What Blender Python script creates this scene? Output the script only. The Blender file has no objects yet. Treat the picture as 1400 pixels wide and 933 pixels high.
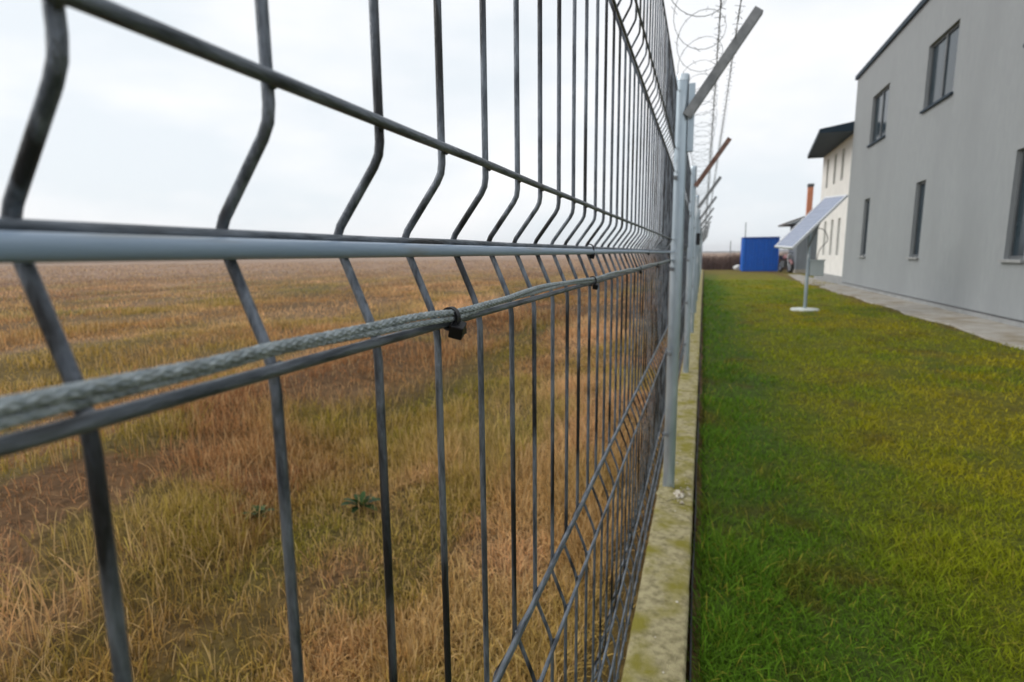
import bpy, math, random
import numpy as np
from mathutils import Vector, Matrix
random.seed(7); rng = np.random.default_rng(11)
R = math.radians
scene = bpy.context.scene
col = scene.collection

# ------------------------------------------------------------------ camera
cam_d = bpy.data.cameras.new('camera'); cam = bpy.data.objects.new('camera', cam_d); col.objects.link(cam)
PITCH, YAW, ROLL = R(8.9), R(18.9), 0.010
fw = Vector((-math.sin(YAW)*math.cos(PITCH), math.cos(YAW)*math.cos(PITCH), -math.sin(PITCH)))
rt = Vector((math.cos(YAW), math.sin(YAW), 0)); up = rt.cross(fw)
r2 = rt*math.cos(ROLL) - up*math.sin(ROLL); u2 = rt*math.sin(ROLL) + up*math.cos(ROLL)
cam.matrix_world = Matrix(((r2.x, u2.x, -fw.x, 0), (r2.y, u2.y, -fw.y, 0), (r2.z, u2.z, -fw.z, 1.125), (0, 0, 0, 1)))
cam_d.sensor_width = 36; cam_d.lens = 760/1400*36
cam_d.clip_start = 0.01; cam_d.clip_end = 6000
cam_d.dof.use_dof = True; cam_d.dof.focus_distance = 0.40; cam_d.dof.aperture_fstop = 11.0
scene.camera = cam

# ------------------------------------------------------------------ light
SUN_EL, SUN_AZ = R(38), R(-100)          # azimuth measured from +Y (north) towards +X
world = bpy.data.worlds.new('World'); scene.world = world; world.use_nodes = True
nt = world.node_tree; nt.nodes.clear()
out = nt.nodes.new('ShaderNodeOutputWorld'); bg = nt.nodes.new('ShaderNodeBackground')
sky = nt.nodes.new('ShaderNodeTexSky'); sky.sky_type = 'NISHITA'; sky.sun_disc = False
sky.sun_elevation = SUN_EL; sky.sun_rotation = SUN_AZ; sky.air_density = 1.0; sky.dust_density = 3.0
tc = nt.nodes.new('ShaderNodeTexCoord'); mp = nt.nodes.new('ShaderNodeMapping'); mp.inputs['Scale'].default_value = (1, 1, 2.6)
nz = nt.nodes.new('ShaderNodeTexNoise'); nz.inputs['Scale'].default_value = 2.3; nz.inputs['Detail'].default_value = 4; nz.inputs['Roughness'].default_value = .5
cr = nt.nodes.new('ShaderNodeValToRGB')
cr.color_ramp.elements[0].position = .40; cr.color_ramp.elements[0].color = (8.2, 8.75, 9.2, 1)
cr.color_ramp.elements[1].position = .62; cr.color_ramp.elements[1].color = (9.9, 9.95, 10.1, 1)
mx = nt.nodes.new('ShaderNodeMix'); mx.data_type = 'RGBA'; mx.inputs['Factor'].default_value = .93
nt.links.new(tc.outputs['Generated'], mp.inputs['Vector']); nt.links.new(mp.outputs['Vector'], nz.inputs['Vector'])
nt.links.new(nz.outputs['Fac'], cr.inputs['Fac']); nt.links.new(sky.outputs['Color'], mx.inputs['A']); nt.links.new(cr.outputs['Color'], mx.inputs['B'])
nt.links.new(mx.outputs['Result'], bg.inputs['Color']); bg.inputs['Strength'].default_value = .102
nt.links.new(bg.outputs['Background'], out.inputs['Surface'])
sd = bpy.data.lights.new('sun', 'SUN'); sd.energy = 1.5; sd.angle = R(38); sd.color = (1, .95, .88)
sun = bpy.data.objects.new('sun', sd); col.objects.link(sun)
sdir = Vector((math.sin(SUN_AZ)*math.cos(SUN_EL), math.cos(SUN_AZ)*math.cos(SUN_EL), math.sin(SUN_EL)))
sun.rotation_euler = sdir.to_track_quat('Z', 'Y').to_euler()
sun.location = (0, 0, 30)
vs = scene.view_settings; vs.view_transform = 'Standard'; vs.look = 'None'; vs.exposure = 0.12; vs.gamma = 1; vs.use_curve_mapping = False
scene.render.engine = 'CYCLES'
scene.cycles.use_denoising = True
scene.cycles.max_bounces = 6; scene.cycles.transparent_max_bounces = 8

# ------------------------------------------------------------------ materials
def base_mat(name):
    m = bpy.data.materials.new(name); m.use_nodes = True
    return m, m.node_tree, m.node_tree.nodes['Principled BSDF']
def noise_mat(name, c1, c2, scale=8, rough=.6, metal=0., stretch=(1, 1, 1), bump=0., lo=.35, hi=.65, detail=5, spec=.5, rand=True, c3=None, scale3=2, lo3=.5, hi3=.7, bscale=None, rough2=None):
    m, t, b = base_mat(name); N, L = t.nodes, t.links
    tc = N.new('ShaderNodeTexCoord'); mp = N.new('ShaderNodeMapping'); mp.inputs['Scale'].default_value = stretch
    if rand:
        oi = N.new('ShaderNodeObjectInfo'); vm = N.new('ShaderNodeMath'); vm.operation = 'MULTIPLY'; vm.inputs[1].default_value = 37.
        ad = N.new('ShaderNodeVectorMath'); ad.operation = 'ADD'
        L.new(oi.outputs['Random'], vm.inputs[0]); L.new(tc.outputs['Object'], ad.inputs[0]); L.new(vm.outputs[0], ad.inputs[1]); L.new(ad.outputs[0], mp.inputs['Vector'])
    else: L.new(tc.outputs['Object'], mp.inputs['Vector'])
    n = N.new('ShaderNodeTexNoise'); n.inputs['Scale'].default_value = scale; n.inputs['Detail'].default_value = detail; n.inputs['Roughness'].default_value = .6
    L.new(mp.outputs['Vector'], n.inputs['Vector'])
    r = N.new('ShaderNodeValToRGB'); e = r.color_ramp.elements
    e[0].position = lo; e[0].color = (*c1, 1); e[1].position = hi; e[1].color = (*c2, 1)
    L.new(n.outputs['Fac'], r.inputs['Fac']); last = r.outputs['Color']
    if c3:
        n3 = N.new('ShaderNodeTexNoise'); n3.inputs['Scale'].default_value = scale3; n3.inputs['Detail'].default_value = 4; L.new(mp.outputs['Vector'], n3.inputs['Vector'])
        r3 = N.new('ShaderNodeMapRange'); r3.inputs['From Min'].default_value = lo3; r3.inputs['From Max'].default_value = hi3; L.new(n3.outputs['Fac'], r3.inputs['Value'])
        x = N.new('ShaderNodeMix'); x.data_type = 'RGBA'; L.new(r3.outputs['Result'], x.inputs['Factor']); L.new(last, x.inputs['A']); x.inputs['B'].default_value = (*c3, 1); last = x.outputs['Result']
    L.new(last, b.inputs['Base Color'])
    b.inputs['Roughness'].default_value = rough; b.inputs['Metallic'].default_value = metal; b.inputs['Specular IOR Level'].default_value = spec
    if rough2 is not None:
        mr = N.new('ShaderNodeMapRange'); mr.inputs['To Min'].default_value = rough; mr.inputs['To Max'].default_value = rough2; L.new(n.outputs['Fac'], mr.inputs['Value']); L.new(mr.outputs['Result'], b.inputs['Roughness'])
    if bump:
        bn = N.new('ShaderNodeTexNoise'); bn.inputs['Scale'].default_value = bscale or scale*4; bn.inputs['Detail'].default_value = 4; L.new(mp.outputs['Vector'], bn.inputs['Vector'])
        bp = N.new('ShaderNodeBump'); bp.inputs['Strength'].default_value = bump; bp.inputs['Distance'].default_value = .01
        L.new(bn.outputs['Fac'], bp.inputs['Height']); L.new(bp.outputs['Normal'], b.inputs['Normal'])
    return m
def attr_mat(name, trans=0., rough=.8, noise=.0, nscale=30., bump=0., bscale=40., streak=0.):
    m, t, b = base_mat(name); N, L = t.nodes, t.links
    a = N.new('ShaderNodeAttribute'); a.attribute_name = 'tint'; last = a.outputs['Color']
    tc = N.new('ShaderNodeTexCoord')
    if noise:
        n = N.new('ShaderNodeTexNoise'); n.inputs['Scale'].default_value = nscale; n.inputs['Detail'].default_value = 8; n.inputs['Roughness'].default_value = .7; L.new(tc.outputs['Object'], n.inputs['Vector'])
        mr = N.new('ShaderNodeMapRange'); mr.inputs['From Min'].default_value = .3; mr.inputs['From Max'].default_value = .7; mr.inputs['To Min'].default_value = 1-noise; mr.inputs['To Max'].default_value = 1+noise; L.new(n.outputs['Fac'], mr.inputs['Value'])
        v = N.new('ShaderNodeVectorMath'); v.operation = 'SCALE'; L.new(last, v.inputs[0]); L.new(mr.outputs['Result'], v.inputs['Scale']); last = v.outputs[0]
    if streak:
        n = N.new('ShaderNodeTexNoise'); n.inputs['Scale'].default_value = .11; n.inputs['Detail'].default_value = 7; n.inputs['Roughness'].default_value = .65; L.new(tc.outputs['Object'], n.inputs['Vector'])
        mr = N.new('ShaderNodeMapRange'); mr.inputs['From Min'].default_value = .35; mr.inputs['From Max'].default_value = .65; mr.inputs['To Min'].default_value = 1-streak; mr.inputs['To Max'].default_value = 1+streak; L.new(n.outputs['Fac'], mr.inputs['Value'])
        v = N.new('ShaderNodeVectorMath'); v.operation = 'SCALE'; L.new(last, v.inputs[0]); L.new(mr.outputs['Result'], v.inputs['Scale']); last = v.outputs[0]
    L.new(last, b.inputs['Base Color']); b.inputs['Roughness'].default_value = rough; b.inputs['Specular IOR Level'].default_value = .15
    if bump:
        bn = N.new('ShaderNodeTexNoise'); bn.inputs['Scale'].default_value = bscale; bn.inputs['Detail'].default_value = 6; L.new(tc.outputs['Object'], bn.inputs['Vector'])
        bp = N.new('ShaderNodeBump'); bp.inputs['Strength'].default_value = bump; bp.inputs['Distance'].default_value = .03; L.new(bn.outputs['Fac'], bp.inputs['Height']); L.new(bp.outputs['Normal'], b.inputs['Normal'])
    if trans:
        tr = N.new('ShaderNodeBsdfTranslucent'); L.new(last, tr.inputs['Color'])
        ms = N.new('ShaderNodeMixShader'); ms.inputs[0].default_value = trans
        L.new(b.outputs[0], ms.inputs[1]); L.new(tr.outputs[0], ms.inputs[2]); L.new(ms.outputs[0], N['Material Output'].inputs['Surface'])
    return m
M = {}
M['wire'] = noise_mat('galvanised_wire', (.045, .054, .068), (.175, .2, .235), 240, .4, .5, (1, 1, .16), .25, .34, .6, c3=(.02, .021, .023), scale3=60, lo3=.5, hi3=.6)
M['wire_flat'] = noise_mat('galvanised_wire_along', (.045, .054, .066), (.165, .19, .22), 200, .42, .5, (1, .16, 1), .25, .34, .6, c3=(.045, .045, .045), scale3=70, lo3=.56, hi3=.68)
M['post'] = noise_mat('galvanised_post', (.34, .42, .49), (.48, .56, .62), 14, .27, .7, (1, 1, .35), .08, .3, .7, c3=(.72, .78, .83), scale3=8, lo3=.55, hi3=.64, rough2=.45)  # pale blotches paint bright highlight patches, along with dirt, into the zinc colour
M['arm'] = noise_mat('galvanised_arm', (.16, .17, .18), (.27, .28, .29), 20, .55, .3, bump=.1)
M['rust'] = noise_mat('rusty_iron', (.13, .06, .042), (.25, .15, .12), 25, .85, 0., bump=.4, c3=(.10, .07, .06), scale3=10)
M['black'] = noise_mat('black_plastic', (.003, .0035, .005), (.008, .009, .012), 60, .45, 0., bump=.05, spec=.3)
M['cable'] = noise_mat('grey_cable_sheath', (.20, .28, .38), (.28, .36, .46), 60, .36, 0., (1, .1, 1), bump=.05, c3=(.2, .22, .23), scale3=120, lo3=.6, hi3=.75)
M['braid'] = noise_mat('braided_sheath', (.20, .24, .26), (.39, .435, .45), 350, .5, .1, c3=(.12, .14, .14), scale3=120, lo3=.5, hi3=.75)
M['concrete'] = noise_mat('weathered_concrete', (.19, .165, .085), (.42, .37, .21), 38, .95, 0., bump=1., bscale=260, c3=(.23, .205, .035), scale3=9, lo3=.46, hi3=.66, lo=.32, hi=.58, detail=12, spec=.2)
M['mortar'] = noise_mat('broken_mortar', (.42, .37, .27), (.72, .68, .58), 60, .95, 0., bump=.8, c3=(.2, .15, .09), scale3=50, lo3=.52, hi3=.6)
M['wall_grey'] = noise_mat('grey_render', (.258, .278, .293), (.282, .303, .318), 14, .9, 0., (1, 1, .3), bump=.2, bscale=160, c3=(.243, .262, .276), scale3=1.1, lo3=.45, hi3=.75)
M['wall_white'] = noise_mat('white_render', (.72, .71, .69), (.8, .79, .765), 3, .9, 0., bump=.08, bscale=120)
M['plinth'] = noise_mat('plinth_render', (.24, .25, .255), (.31, .32, .325), 5, .9, 0., bump=.3)
M['joint'] = noise_mat('dark_flashing', (.07, .075, .08), (.1, .105, .11), 5, .6)
M['roof'] = noise_mat('slate_blue_metal', (.012, .028, .045), (.018, .036, .056), 3, .6, 0., spec=.2)
M['glass'] = noise_mat('dark_glass', (.02, .035, .045), (.035, .05, .065), 1, .12, 0., spec=.25)
M['frame'] = noise_mat('dark_window_frame', (.08, .09, .1), (.1, .11, .12), 5, .5)
M['slit'] = noise_mat('grey_slit_glass', (.16, .18, .17), (.2, .22, .21), 2, .2)
M['blue'] = noise_mat('blue_paint', (.002, .125, .58), (.003, .15, .68), 4, .6, 0., bump=.05)
M['blue_dark'] = noise_mat('dark_blue_paint', (.002, .065, .38), (.003, .075, .43), 4, .6)
M['shed'] = noise_mat('grey_boards', (.15, .17, .2), (.2, .225, .255), 6, .8, 0., (1, 1, .2))
M['shed_roof'] = noise_mat('brown_roof_sheet', (.06, .045, .036), (.10, .075, .06), 6, .8)
M['orange'] = noise_mat('orange_brick', (.50, .18, .09), (.62, .25, .14), 12, .85)
M['solar_frame'] = noise_mat('aluminium_frame', (.62, .64, .67), (.7, .72, .74), 20, .4, .4)
M['cell'] = noise_mat('solar_cell', (.22, .265, .37), (.26, .30, .41), 8, .15, .3, spec=1.)  # base colour lightened to carry part of the sky's reflection
M['backsheet'] = noise_mat('panel_backsheet', (.33, .36, .44), (.37, .40, .48), 8, .2)
M['box'] = noise_mat('grey_cabinet', (.40, .45, .47), (.47, .52, .54), 8, .5)
M['disc'] = noise_mat('pale_disc', (.5, .53, .5), (.62, .65, .62), 12, .6)
M['pavement'] = noise_mat('concrete_paving', (.27, .25, .22), (.36, .34, .30), 6, .9, 0., bump=.3, c3=(.2, .16, .1), scale3=2, rand=False)
M['hedge'] = attr_mat('bare_twigs')
M['grass'] = attr_mat('grass_blades', .28)
M['ground'] = attr_mat('field_soil', 0., .95, .55, 14., .8, 25., streak=.22)
M['lawn_soil'] = attr_mat('lawn_turf', 0., .95, .6, 22., .9, 30.)
M['woods'] = noise_mat('far_trees', (.09, .09, .1), (.15, .14, .15), .05, 1., rand=False)
M['tyre'] = noise_mat('tyre_rubber', (.012, .012, .013), (.03, .03, .03), 30, .8)
M['chrome'] = noise_mat('dull_metal', (.4, .41, .42), (.5, .5, .5), 30, .35, .8)
M['red'] = noise_mat('faded_red_paint', (.22, .10, .11), (.28, .13, .13), 10, .4)
M['sack'] = noise_mat('white_sack', (.62, .62, .6), (.74, .74, .72), 10, .8, bump=.3)
M['weed'] = attr_mat('weed_leaves', .2, .5)

# ------------------------------------------------------------------ helpers
class MB:
    def __init__(s): s.v = []; s.f = []; s.m = []
    def add(s, v, f):
        o = len(s.v); s.v += [tuple(p) for p in v]; s.f += [tuple(i+o for i in q) for q in f]; return s
    def box(s, x0, y0, z0, x1, y1, z1):
        v = [(x, y, z) for z in (z0, z1) for y in (y0, y1) for x in (x0, x1)]
        return s.add(v, [(0, 2, 3, 1), (4, 5, 7, 6), (0, 1, 5, 4), (2, 6, 7, 3), (0, 4, 6, 2), (1, 3, 7, 5)])
    def prism(s, poly, axis, a, b):
        """extrude a 2-D polygon along axis from a to b"""
        def P(p, t): return [(t, *p), (p[0], t, p[1]), (*p, t)][axis]
        n = len(poly); v = [P(p, a) for p in poly] + [P(p, b) for p in poly]
        f = [tuple(range(n))[::-1], tuple(range(n, 2*n))] + [(i, (i+1) % n, n+(i+1) % n, n+i) for i in range(n)]
        return s.add(v, f)
    def tube(s, pts, r, n=8, caps=True, closed=False):
        pts = [Vector(p) for p in pts]; k = len(pts); rs = r if hasattr(r, '__len__') else [r]*k
        ts = []
        for i in range(k):
            if closed: t = pts[(i+1) % k]-pts[i-1]
            else: t = pts[min(i+1, k-1)]-pts[max(i-1, 0)]
            ts.append(t.normalized())
        a = Vector((0, 0, 1)) if abs(ts[0].z) < .9 else Vector((1, 0, 0))
        u = ts[0].cross(a).normalized(); v = []
        for i in range(k):
            u = (u-ts[i]*u.dot(ts[i])).normalized(); w = ts[i].cross(u)
            for j in range(n):
                q = 2*math.pi*j/n; v.append(pts[i]+(u*math.cos(q)+w*math.sin(q))*rs[i])
        f = []
        for i in range(k if closed else k-1):
            i2 = (i+1) % k
            for j in range(n):
                j2 = (j+1) % n; f.append((i*n+j, i*n+j2, i2*n+j2, i2*n+j))
        if caps and not closed: f += [tuple(range(n))[::-1], tuple(range((k-1)*n, k*n))]
        return s.add(v, f)
    def lathe(s, prof, n=20, c=(0, 0, 0), axis=2):
        v = []
        for r, z in prof:
            for j in range(n):
                q = 2*math.pi*j/n; p = (r*math.cos(q), r*math.sin(q))
                v.append([(z+c[0], p[0]+c[1], p[1]+c[2]), (p[0]+c[0], z+c[1], p[1]+c[2]), (p[0]+c[0], p[1]+c[1], z+c[2])][axis])
        k = len(prof); f = [(i*n+j, i*n+(j+1) % n, (i+1)*n+(j+1) % n, (i+1)*n+j) for i in range(k-1) for j in range(n)]
        f += [tuple(range(n))[::-1], tuple(range((k-1)*n, k*n))]
        return s.add(v, f)
    def mesh(s, name, mat, smooth=False):
        me = bpy.data.meshes.new(name); me.from_pydata(s.v, [], s.f); me.materials.append(mat)
        if smooth:
            me.shade_smooth()
            me.set_sharp_from_angle(angle=R(42))
        me.update(); return me
    def build(s, name, mat, parent=None, smooth=False, loc=None):
        return link(name, s.mesh(name, mat, smooth), parent, loc)
def link(name, data, parent=None, loc=None):
    o = bpy.data.objects.new(name, data); col.objects.link(o)
    if parent: o.parent = parent
    if loc is not None: o.location = loc
    return o
def tag(o, label=None, cat=None, group=None, kind=None):
    for k, v in (('label', label), ('category', cat), ('group', group), ('kind', kind)):
        if v: o[k] = v
    return o
def thing(name, label, cat, loc=(0, 0, 0), group=None):
    return tag(link(name, None, None, loc), label, cat, group)
def bevel(o, w, seg=2):
    m = o.modifiers.new('bevel', 'BEVEL'); m.width = w; m.segments = seg; m.limit_method = 'ANGLE'; return o
ORD = ['nearest', 'second', 'third', 'fourth', 'fifth', 'sixth', 'seventh', 'eighth', 'ninth', 'tenth', 'eleventh', 'twelfth', 'thirteenth', 'fourteenth']

# lattice noise for colours and heights of the ground
_T = rng.random(65536)
def vnoise(x, y, seed=0):
    xi = np.floor(x).astype(np.int64); yi = np.floor(y).astype(np.int64); fx = x-xi; fy = y-yi
    fx = fx*fx*(3-2*fx); fy = fy*fy*(3-2*fy)
    h = lambda a, b: _T[((a*7919) ^ (b*104729) ^ (seed*15731+17)) & 65535]
    return (h(xi, yi)*(1-fx)+h(xi+1, yi)*fx)*(1-fy)+(h(xi, yi+1)*(1-fx)+h(xi+1, yi+1)*fx)*fy
def fbm(x, y, seed=0, o=4):
    t = 0; a = .5; n = 0
    for i in range(o):
        t = t+a*vnoise(x*2**i+i*13.7, y*2**i+i*7.3, seed+i); n += a; a *= .55
    return t/n
def sstep(a, b, x): t = np.clip((x-a)/(b-a), 0, 1); return t*t*(3-2*t)
def mixc(a, b, t): return a*(1-t[:, None])+np.asarray(b)[None, :]*t[:, None]

# ------------------------------------------------------------------ ground
def field_col(x, y):
    """dry strips running along the fence, green regrowth between them"""
    n = len(x); wob = (fbm(x*.25, y*.12, 3)-.5)*2.2
    u = x+wob
    c = np.tile(np.array([.54, .30, .125]), (n, 1))
    c = mixc(c, (.78, .475, .25), sstep(.46, .64, fbm(x*.9, y*.35, 11)))
    brown = sstep(.50, .64, fbm(u*.55+4, y*.05, 21))*.8
    c = mixc(c, (.30, .135, .055), brown)
    ridge = np.exp(-((u+3.35)/.55)**2)*.9
    c = mixc(c, (.34, .155, .065), ridge)
    green = sstep(.50, .64, fbm(u*.6+9, y*.07, 31)*.55+fbm(x*1.1, y*.6, 35)*.45)
    c = mixc(c, (.36, .285, .04), green*.65)
    g2 = np.exp(-((u+2.1)/.35)**2)+np.exp(-((u+12.5)/2.6)**2)*.9+np.exp(-((u+1.2)/.2)**2)*.6
    c = mixc(c, (.30, .275, .03), np.clip(g2, 0, 1)*sstep(.40, .60, fbm(x*1.3+3, y*.9, 41))*.75)
    c = mixc(c, (.31, .285, .03), sstep(.59, .70, fbm(x*1.9+1, y*1.3+5, 44))*.6*(1-sstep(6, 14, np.hypot(x, y))))
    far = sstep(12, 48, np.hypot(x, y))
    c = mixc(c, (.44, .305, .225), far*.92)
    return c
def lawn_col(x, y):
    n = len(x)
    c = np.tile(np.array([.235, .26, .008]), (n, 1))
    c = mixc(c, (.33, .28, .010), sstep(.44, .66, fbm(x*.9, y*.5, 51))*.8*sstep(.3, 1.6, x))
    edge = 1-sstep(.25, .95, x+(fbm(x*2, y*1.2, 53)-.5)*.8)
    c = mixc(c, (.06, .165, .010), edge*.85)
    c = mixc(c, (.10, .185, .008), sstep(.55, .72, fbm(x*2.2, y*2.2, 55))*.6)
    c = mixc(c, (.15, .09, .018), sstep(.62, .76, fbm(x*2.9+7, y*2.6, 57))*.55)
    c = mixc(c, (.26, .185, .05), sstep(22, 33, y+(fbm(x, y, 58)-.5)*8)*.8)
    c = mixc(c, (.21, .13, .06), sstep(.35, .0, np.abs(x-3.55)+(fbm(x*2, y*2, 59)-.5)*.6)*.8*sstep(6, 9, y))
    return c
def field_h(x, y):
    d = np.hypot(x, y); k = sstep(.4, 1.3, -x)*(1-sstep(60, 200, d))
    u = x+(fbm(x*.25, y*.12, 3)-.5)*2.2
    return k*((fbm(x*.7, y*.4, 71)-.5)*.16+np.exp(-((u+3.35)/.5)**2)*.12)
def set_tint(me, c, dom='POINT'):
    a = me.color_attributes.new('tint', 'FLOAT_COLOR', dom)
    a.data.foreach_set('color', np.column_stack([c, np.ones(len(c))]).astype(np.float32).ravel())
def grid_mesh(name, X, Y, Z, c, mat):
    h, w = X.shape
    i = np.arange((h-1)*w).reshape(h-1, w)[:, :-1].ravel()
    f = np.column_stack([i, i+1, i+w+1, i+w])
    me = bpy.data.meshes.new(name); v = np.column_stack([X.ravel(), Y.ravel(), Z.ravel()])
    me.vertices.add(len(v)); me.vertices.foreach_set('co', v.astype(np.float32).ravel())
    me.loops.add(f.size); me.loops.foreach_set('vertex_index', f.astype(np.int32).ravel())
    me.polygons.add(len(f)); me.polygons.foreach_set('loop_start', np.arange(0, f.size, 4, dtype=np.int32))
    me.update(calc_edges=True); me.materials.append(mat); set_tint(me, c); me.shade_smooth(); return me
rr = np.concatenate([[0], np.geomspace(.3, 1500, 260)]); th = np.linspace(0, 2*np.pi, 361)
RR, TH = np.meshgrid(rr, th, indexing='ij')
GX = RR*np.sin(TH); GY = RR*np.cos(TH)
fx, fy = GX.ravel(), GY.ravel()
gz = field_h(fx, fy)-.012
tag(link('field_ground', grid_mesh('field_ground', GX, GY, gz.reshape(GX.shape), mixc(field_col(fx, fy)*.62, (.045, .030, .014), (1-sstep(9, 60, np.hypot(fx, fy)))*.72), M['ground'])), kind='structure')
lx = np.concatenate([np.linspace(.014, 1, 50), np.geomspace(1.03, 45, 80)]); ly = np.concatenate([np.linspace(-3, 6, 150), np.geomspace(6.1, 37.2, 90)])
LX, LY = np.meshgrid(lx, ly, indexing='xy')
lz = (fbm(LX.ravel()*2.5, LY.ravel()*2.5, 81)-.5)*.03*sstep(.05, .4, LX.ravel())+.004-.03*(1-sstep(.015, .06, LX.ravel()))
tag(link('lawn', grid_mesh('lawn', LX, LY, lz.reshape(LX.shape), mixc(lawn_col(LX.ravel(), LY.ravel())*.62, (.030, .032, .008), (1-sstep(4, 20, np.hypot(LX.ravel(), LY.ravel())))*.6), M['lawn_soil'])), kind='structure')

# grass: thin tapering blades with their own tint
def blades(name, P, H, W, az, lean, tint, mat, curl=.6):
    n = len(P); ca, sa = np.cos(az), np.sin(az)
    d = np.column_stack([ca, sa, np.zeros(n)])
    pa = rng.uniform(0, 2*np.pi, n); s = np.column_stack([np.cos(pa), np.sin(pa), np.zeros(n)])
    V = np.zeros((n, 7, 3))
    for k, t in enumerate((0, .4, .75)):
        bendv = d*(lean*t*(1-curl)+lean*curl*t*t)[:, None]*H[:, None]
        c = P+bendv+np.array([0, 0, 1])*(H*t*(1-.25*lean*t))[:, None]
        w = W*(1-.45*t)
        V[:, 2*k] = c-s*w[:, None]*.5; V[:, 2*k+1] = c+s*w[:, None]*.5
    V[:, 6] = P+d*(lean)[:, None]*H[:, None]+np.array([0, 0, 1])*(H*(1-.3*lean))[:, None]
    o = (np.arange(n)*7)[:, None]
    q = np.array([0, 1, 3, 2, 2, 3, 5, 4, 4, 5, 6]); idx = (o+q[None, :]).ravel()
    ls = (np.arange(n)*11)[:, None]+np.array([0, 4, 8])[None, :]
    me = bpy.data.meshes.new(name)
    me.vertices.add(n*7); me.vertices.foreach_set('co', V.astype(np.float32).ravel())
    me.loops.add(n*11); me.loops.foreach_set('vertex_index', idx.astype(np.int32))
    me.polygons.add(n*3); me.polygons.foreach_set('loop_start', ls.ravel().astype(np.int32))
    me.update(calc_edges=True); me.materials.append(mat)
    set_tint(me, np.repeat(tint, 7, axis=0))
    return link(name, me)
# dry field grass in clumps
NC = 24000
r = np.exp(rng.uniform(np.log(.9), np.log(110), NC)); a = rng.uniform(R(-68), R(2), NC)
cx, cy = r*np.sin(a), r*np.cos(a); k = cx < -.30; cx, cy, r = cx[k], cy[k], r[k]
patch = fbm(cx*1.4, cy*.8, 91); gr = sstep(.48, .62, fbm(cx*.9, cy*.5, 92))
cc = field_col(cx, cy); gm = sstep(.68, .86, cc[:, 1]/cc[:, 0])
dens = np.clip((patch-.34)*4.2, .10, 1.3)*(1+.5*gm)
nb = np.maximum(3, (dens*17).astype(int)); own = np.repeat(np.arange(len(cx)), nb); n = len(own)
spread = np.minimum(.04*np.maximum(1, r/3.), .9)
px = cx[own]+rng.normal(0, 1, n)*spread[own]; py = cy[own]+rng.normal(0, 1, n)*spread[own]; px = np.minimum(px, -.18)
az = np.arctan2(py-cy[own], px-cx[own])+rng.normal(0, .9, n)
ch = (.05+.17*sstep(.40, .66, fbm(cx*1.1+5, cy*.7, 93))+.10*rng.random(len(cx))**2)
H = ch[own]*rng.uniform(.5, 1.25, n); H *= 1-.5*gm[own]; H *= .52
lean = rng.uniform(.05, .7, n); flat = rng.random(n) < .34; lean[flat] = rng.uniform(1.0, 1.9, flat.sum()); H[flat] *= .8
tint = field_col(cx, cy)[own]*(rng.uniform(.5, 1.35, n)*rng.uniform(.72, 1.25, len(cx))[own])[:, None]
st = rng.random(n) < .16; tint[st] = tint[st]*.35+np.array([.66, .46, .23])*.65; H[st] *= 1.3; lean[st] *= .5
W = rng.uniform(.0024, .0052, n)*np.maximum(1, r[own]/3.4)
P = np.column_stack([px, py, field_h(px, py)-.014])
tag(blades('dry_grass', P, H, W, az, lean, tint, M['grass']), 'dry straw coloured grass with green regrowth covering the field behind the fence', 'grass', kind='stuff')
# short lawn
N2 = 170000
r = np.exp(rng.uniform(np.log(1.0), np.log(24), N2)); a = rng.uniform(R(-1.5), R(45), N2)
px, py = r*np.sin(a), r*np.cos(a)
k = (px > .018+.02*rng.random(N2)) & ((px < 3.35+.2*rng.random(N2)) | (py > 20.8)) & (rng.random(N2) < .35+.65*sstep(.34, .5, fbm(px*3, py*3, 57)))
px, py, r = px[k], py[k], r[k]; n = len(px)
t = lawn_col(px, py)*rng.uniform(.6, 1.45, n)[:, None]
yl = rng.random(n) < .08; t[yl] = t[yl]*.4+np.array([.42, .34, .05])*.6
H = rng.uniform(.018, .045, n)*(1+.6*sstep(.5, .7, fbm(px*3, py*3, 95)))*(1+.5*(1-sstep(.1, .5, px)))
tag(blades('lawn_grass', np.column_stack([px, py, np.full(n, -.005)]), H, rng.uniform(.002, .0042, n)*np.maximum(1, r/2.6), rng.uniform(0, 6.28, n), rng.uniform(.2, 1.3, n), t, M['grass']),
    'short mown green and olive lawn between fence and house', 'grass', kind='stuff')

# ------------------------------------------------------------------ fence
XM = -.1375                                 # plane of the mesh
RV, RH = .0020, .0023                       # radii of upright and level wires
DEP = .0195                                 # depth of a fold
FOLDS = [(1.925, 1.876, 1.83), (1.550, 1.5045, 1.457), (1.179, 1.1335, 1.0875), (.812, .7625, .714), (.440, .3915, .345)]
ZT, ZB = 2.02, .235
INS = .0057                                 # the mesh above the nearest fold stands a little further in
def inset(z): return INS if z > 1.15 else 0.
def upright_path():
    raw = [(0, .215)]
    for t, m, b in reversed(FOLDS[1:]): raw += [(inset(b), b), (inset(b)-DEP, m), (inset(t), t-.012)]
    raw.append((INS, 1.80))
    pts = [raw[0]]
    for i in range(1, len(raw)-1):
        p, q, s = Vector(raw[i-1]), Vector(raw[i]), Vector(raw[i+1])
        d = .0095 if raw[i][0] == 0 else .0055
        a = q+(p-q).normalized()*d; b = q+(s-q).normalized()*d
        pts += [a, (a+q*2+b)/4*1.0, b]
    pts.append(raw[-1])
    return [(p[0], 0, p[1]) for p in pts]
UP = upright_path()
def level_wires():
    L = [(XM+RV+RH, .268), (XM+INS+RV+RH, 1.775)]
    for t, m, b in FOLDS[1:]: L += [(XM+inset(t)+RV+RH, t), (XM+inset(b)-DEP+RV+RH-.0005, m-.0012), (XM+inset(b)+RV+RH, b)]
    return L
PY = [2.5+2.58*i for i in range(14)]        # posts
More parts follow.
